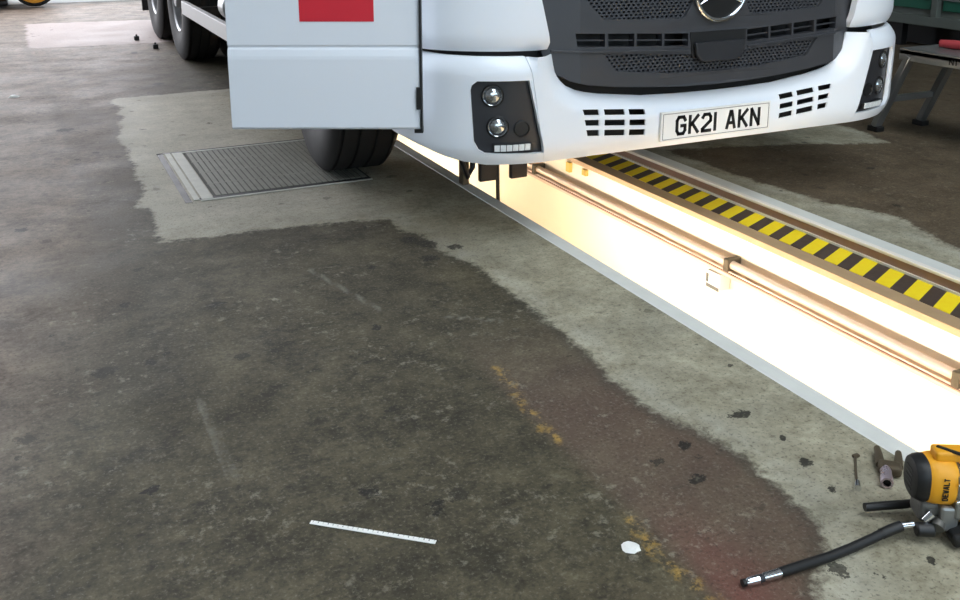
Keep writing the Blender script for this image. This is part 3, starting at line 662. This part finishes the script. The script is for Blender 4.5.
o = MB().tube([(4.42, 3.20, .50), (4.45, 3.08, .50), (4.47, 2.98, .50)], [.018, .022, .018], 12).build('plastic_tube', M['pink_cloth'], smooth=50, loc=(4.44, 3.1, .478))
tag(o, 'pale pink tube lying on the work platform beside the red handle', 'tube')

# ------------------------------------------------------------------ green cabinet behind
gc = empty('steel_cabinet', (7.4, 5.2, 0), 'long green steel cabinet with grey frame in the dark behind the truck headlight', 'cabinet')
MB().box((7.0, 3.6, .20), (7.9, 8.4, .285)).build('base_rail', M['cab_grey'], gc, bevel=.006)
MB().box((7.06, 3.6, .285), (7.9, 8.4, 1.3)).build('body', M['cab_grey'], gc)
for y in (3.6, 4.62, 5.62, 6.62, 7.62): MB().box((7.0, y-.03, .285), (7.06, y+.03, 1.3)).build('post', M['cab_grey'], gc, bevel=.004)
for y in (3.63, 4.65, 5.65, 6.65):
    MB().box((7.035, y+.03, .34), (7.06, y+.91, 1.25)).build('green_panel', M['green'], gc, bevel=.004)
    MB().box((7.02, y+.03, .43), (7.036, y+.91, .445)).build('trim_strip', M['alu'], gc)
MB().box((7.3, 3.7, 0), (7.9, 8.3, .2)).build('void_shade', M['black'], gc)  # black block stands in for the shade under the cabinet
for y in (3.8, 6.0, 8.2): MB().box((7.05, y-.04, 0), (7.12, y+.04, .2)).build('leg', M['black'], gc)

# ------------------------------------------------------------------ far doorway: orange machine, small stands
mc = empty('yellow_machine', (-.35, 13.2, 0), 'orange and black machine on the floor by the bright far doorway', 'machine')
MB().box((-1.6, 12.85, .03), (-.12, 14.2, .10)).build('chassis', M['black'], mc, bevel=.03)
MB().lathe([(.0, -.4), (.5, -.4), (.58, -.3), (.58, .3), (.5, .4), (0, .4)], (-.10, 13.45, .67), (1, 0, 0), 32).build('bodywork', M['yellow_machine'], mc, smooth=40)
MB().lathe([(.0, -.08), (.12, -.08), (.17, -.05), (.17, .05), (.12, .08), (0, .08)], (-.30, 12.95, .17), (1, 0, .0), 24).build('tyre', M['rubber'], mc, smooth=40)
MB().lathe([(.15, -.06), (.235, -.06), (.25, -.04), (.25, .04), (.235, .06), (.15, .06)], (.18, 12.93, .262), (0, 1, 0), 36, closed=True).build('tyre', M['rubber'], mc, smooth=40)
MB().lathe([(0, -.07), (.15, -.075), (.205, -.07), (.21, -.055), (.2, .05), (0, .05)], (.18, 12.93, .262), (0, 1, 0), 36).build('round_guard', M['yellow_machine'], mc, smooth=40)
MB().box((-1.5, 13.0, .14), (-.6, 14.1, 1.0)).build('counterweight', M['cab_grey'], mc, bevel=.06)
for k, (x, y, lab) in enumerate(((.945, 9.25, 'small dark block on the floor left of the rear wheels, further from the tyres'), (1.03, 8.62, 'small dark block on the floor against the rear tyres'))):
    b = MB().box((x-.022, y-.02, 0), (x+.022, y+.02, .04)).tube([(x, y, .04), (x, y, .055)], .010, 10).build('floor_stud', M['black'], bevel=.006, loc=(x, y, 0))
    tag(b, lab, 'block', 'small blocks by the rear wheels')

# ------------------------------------------------------------------ grease gun in the right foreground
gg = empty('grease_gun', (1.54, 1.09, 0), 'yellow and black cordless grease gun standing on the floor by the pit', 'grease gun')
hd = Vector((.87, -.493, 0)).normalized(); hs = Vector((-hd.y, hd.x, 0)); C0 = Vector((1.485, 1.113, .116))
def lobes(mb, prof, c, sx=1.0, sz=1.0, n=36):
    rings = []
    for r, h in prof:
        rings.append([mb.bm.verts.new(c + hd*h + hs*(math.copysign(abs(math.cos(t))**.8, math.cos(t))*r*sx) + Vector((0, 0, math.copysign(abs(math.sin(t))**.8, math.sin(t))*r*sz))) for t in [2*math.pi*k/n for k in range(n)]])
    for A, B in zip(rings, rings[1:]):
        for k in range(n): mb.bm.faces.new((A[k], A[(k+1) % n], B[(k+1) % n], B[k]))
    mb.bm.faces.new(rings[0][::-1]); mb.bm.faces.new(rings[-1]); return mb
mh = lobes(MB(), [(.040, .010), (.044, .016), (.047, .028), (.048, .058), (.045, .066)], C0, .95, 1.0).build('motor_housing', M['yellow_tool'], gg, smooth=40)
lobes(MB(), [(.028, -.012), (.037, -.009), (.0415, 0), (.043, .009), (.043, .018), (.040, .020)], C0, .95, 1.02).build('end_cap', M['black'], mh, smooth=40)
for k in range(5):
    MB().obox(C0 + hd*-.0115 + Vector((0, 0, .02-.01*k)), (hs, hd, (0, 0, 1)), (.030, .003, .003)).build('vent_rib', M['grille_dark'], mh)
MB().obox(C0 + hd*.070 + Vector((0, 0, .053)), (hd, hs, (0, 0, 1)), (.085, .036, .022)).build('top_ridge', M['yellow_tool'], mh, bevel=.006, seg=3)
MB().obox(C0 + hd*.056 - hs*.010 + Vector((0, 0, .0642)), ((hd*.8 - hs*.6), (hs*.8 + hd*.6), (0, 0, 1)), (.052, .008, .005)).build('top_slot', M['black'], mh, bevel=.002)
for r_, (h0, n_) in enumerate(((.036, 'DEWALT'),)):
    lg = MB(); letters(lg, n_, C0 + hd*(h0+.010) - hs*.0452 + Vector((0, 0, -.022)), (0, 0, 1), -hd, -hs, .0068, .011, .0014, .002, .0012); lg.build('lettering', M['ink'], mh)
MB().obox(C0 + hd*.078 - hs*.004 + Vector((0, 0, -.018)), (hd, hs, (0, 0, 1)), (.032, .086, .095)).build('grey_clamp', M['alu'], mh, bevel=.008, seg=3)
for z_ in (.018, -.018): MB().obox(C0 + hd*.076 - hs*.049 + Vector((0, 0, z_)), (hd + Vector((0, 0, .25)), hs, (0, 0, 1)), (.034, .006, .006)).build('clamp_rib', M['chrome'], mh, bevel=.002)
MB().obox(C0 + hd*.042 + Vector((0, 0, -.062)), (hd, hs, (0, 0, 1)), (.075, .056, .046)).build('gear_head', M['grey_cast'], gg, bevel=.010, seg=3)
MB().obox(C0 + hd*.056 - hs*.026 + Vector((0, 0, -.066)), (hd, hs, (0, 0, 1)), (.036, .034, .054)).build('pump_block', M['alu'], gg, bevel=.006)
MB().obox(C0 + hd*.072 - hs*.046 + Vector((0, 0, -.093)), (hd + Vector((0, 0, .45)), hs, (-.3, .2, 1)), (.034, .046, .028)).build('foot_pad', M['black'], gg, bevel=.008, seg=3)
MB().obox(C0 + hd*.108 - hs*.03 + Vector((0, 0, -.06)), (hd, hs, (0, 0, 1)), (.04, .055, .11)).build('handle', M['yellow_tool'], gg, bevel=.012, seg=3)
MB().tube([(1.432, 1.178, .022), (1.62, 1.112, .024)], .0085, 14).build('follower_rod', M['black'], gg, smooth=50)
cp = Vector((1.468, 1.072, .029))
MB().tube([cp - hs*.0 + hd*-.012, cp + hd*.022], .0135, 18).build('coupler', M['black'], gg, smooth=40, bevel=.003)
MB().tube([cp + Vector((.010, .004, .014)), cp + Vector((.022, -.002, .030))], [.007, .008], 12).build('coupler_nut', M['chrome'], gg, smooth=40)
MB().tube([cp + hd*.028 + Vector((0, 0, .004)), C0 + hd*.05 - hs*.02 + Vector((0, 0, -.07))], .013, 14).build('outlet_pipe', M['grey_cast'], gg, smooth=40)
hz = [(1.148, 1.112, .013), (1.20, 1.111, .0115), (1.26, 1.108, .0105), (1.32, 1.106, .013), (1.37, 1.104, .018), (1.41, 1.102, .024)]
ho = MB().tube(hz, .0092, 14).build('hose', M['black'], gg, smooth=60)
MB().tube([(1.395, 1.103, .0215), (1.418, 1.101, .025), (1.440, 1.097, .029)], .0102, 14).build('spring_guard', M['black'], ho, smooth=60)
MB().tube([(1.438, 1.098, .029), (1.460, 1.084, .035)], .0062, 12).build('hose_tail', M['chrome'], ho, smooth=60)
MB().tube([(1.150, 1.112, .013), (1.113, 1.117, .012)], [.0088, .0082], 14).build('hose_ferrule', M['chrome'], ho, smooth=60)
MB().tube([(1.113, 1.117, .011), (1.103, 1.118, .011)], .0075, 12).build('grip_collar', M['grille_dark'], ho, smooth=60)
MB().tube([(1.103, 1.118, .011), (1.082, 1.121, .0105), (1.076, 1.122, .010)], [.0085, .0075, .005], 14).build('nozzle', M['chrome'], ho, smooth=60)
MB().tube([(1.077, 1.122, .010), (1.070, 1.123, .010)], .0072, 12).build('nozzle_tip', M['black'], ho, smooth=60)

# two-pronged fitting, pin, screw
fk = empty('clevis_fitting', (1.62, 1.28, 0), 'rusty two-pronged metal fitting with a shiny round end, behind the grease gun', 'metal fitting')
ax = Vector((.12, .12, 0)).normalized(); sd_ = Vector((ax.y, -ax.x, 0)); c0 = Vector((1.552, 1.228, .0145))
MB().lathe([(.008, -.004), (.0125, -.004), (.0135, 0), (.0135, .012), (.012, .03), (.012, .055), (0, .056)], c0, ax, 24).build('bright_socket', M['pink_steel'], fk, smooth=40)
MB().lathe([(.0, .002), (.0082, .002), (.0082, -.0035)], c0, ax, 20).build('socket_bore', M['black'], fk)
MB().obox(c0 + ax*.058 + sd_*.009, (ax, sd_, (0, 0, 1)), (.034, .048, .024)).build('yoke', M['rust'], fk, bevel=.008, seg=3)
for s, L in ((-1, .068), (1, .062)):
    a_ = c0 + ax*.066 + sd_*(.009 + s*.018); b_ = a_ + ax*L + sd_*(s*.004)
    MB().tube([a_, a_*.5 + b_*.5 + Vector((0, 0, .003)), b_], [.010, .0088, .007], 10).build('prong', M['rust'], fk, smooth=50)
o = MB().tube([(1.583, 1.342, .004), (1.54, 1.30, .003), (1.503, 1.262, .003)], .0026, 8).build('steel_pin', M['rust'], smooth=50, loc=(1.54, 1.30, 0))
MB().tube([(1.505, 1.264, .007), (1.488, 1.247, .007)], [.0065, .008], 10).build('pin_head', M['chrome'], o, smooth=50)
MB().box((1.577, 1.337, 0), (1.594, 1.348, .007)).build('pin_tab', M['rust'], o, bevel=.003)
tag(o, 'thin dull metal pin with a shiny head, left of the pronged fitting', 'pin')

# ruler, scraps
rd = Vector((.2, -.165, 0)); ra = math.atan2(rd.y, rd.x)
ru = MB().box((-.131, -.0055, 0), (.131, .0055, .0016)).build('ruler', M['ruler'], bevel=.0006)
ru.location = (.519, 1.564, .0004); ru.rotation_euler = (0, 0, ra)
tag(ru, 'narrow white ruler strip with dark marks lying on the dark concrete', 'ruler')
def scrap(name, c, r, h, label):
    mb = MB(); rng = random.Random(3); N = 14
    top = [mb.bm.verts.new((c[0]+r*.7*math.cos(2*math.pi*k/N)*rng.uniform(.8, 1.1), c[1]+r*.7*math.sin(2*math.pi*k/N)*rng.uniform(.8, 1.1), h*rng.uniform(.6, 1.1))) for k in range(N)]
    bot = [mb.bm.verts.new((c[0]+r*math.cos(2*math.pi*k/N)*rng.uniform(.85, 1.1), c[1]+r*math.sin(2*math.pi*k/N)*rng.uniform(.85, 1.1), .0005)) for k in range(N)]
    ct = mb.bm.verts.new((c[0], c[1], h))
    for k in range(N):
        mb.bm.faces.new((bot[k], bot[(k+1) % N], top[(k+1) % N], top[k])); mb.bm.faces.new((top[k], top[(k+1) % N], ct))
    mb.bm.faces.new(bot[::-1])
    return tag(mb.build(name, M['paper'], loc=(c[0], c[1], 0)), label, 'scrap')
scrap('paper_scrap', (.953, 1.303), .0185, .006, 'small crumpled white scrap beside the flaking yellow line')
scrap('paper_scrap', (-.09, 6.76), .035, .012, 'tiny white scrap on the grey floor at the far left')
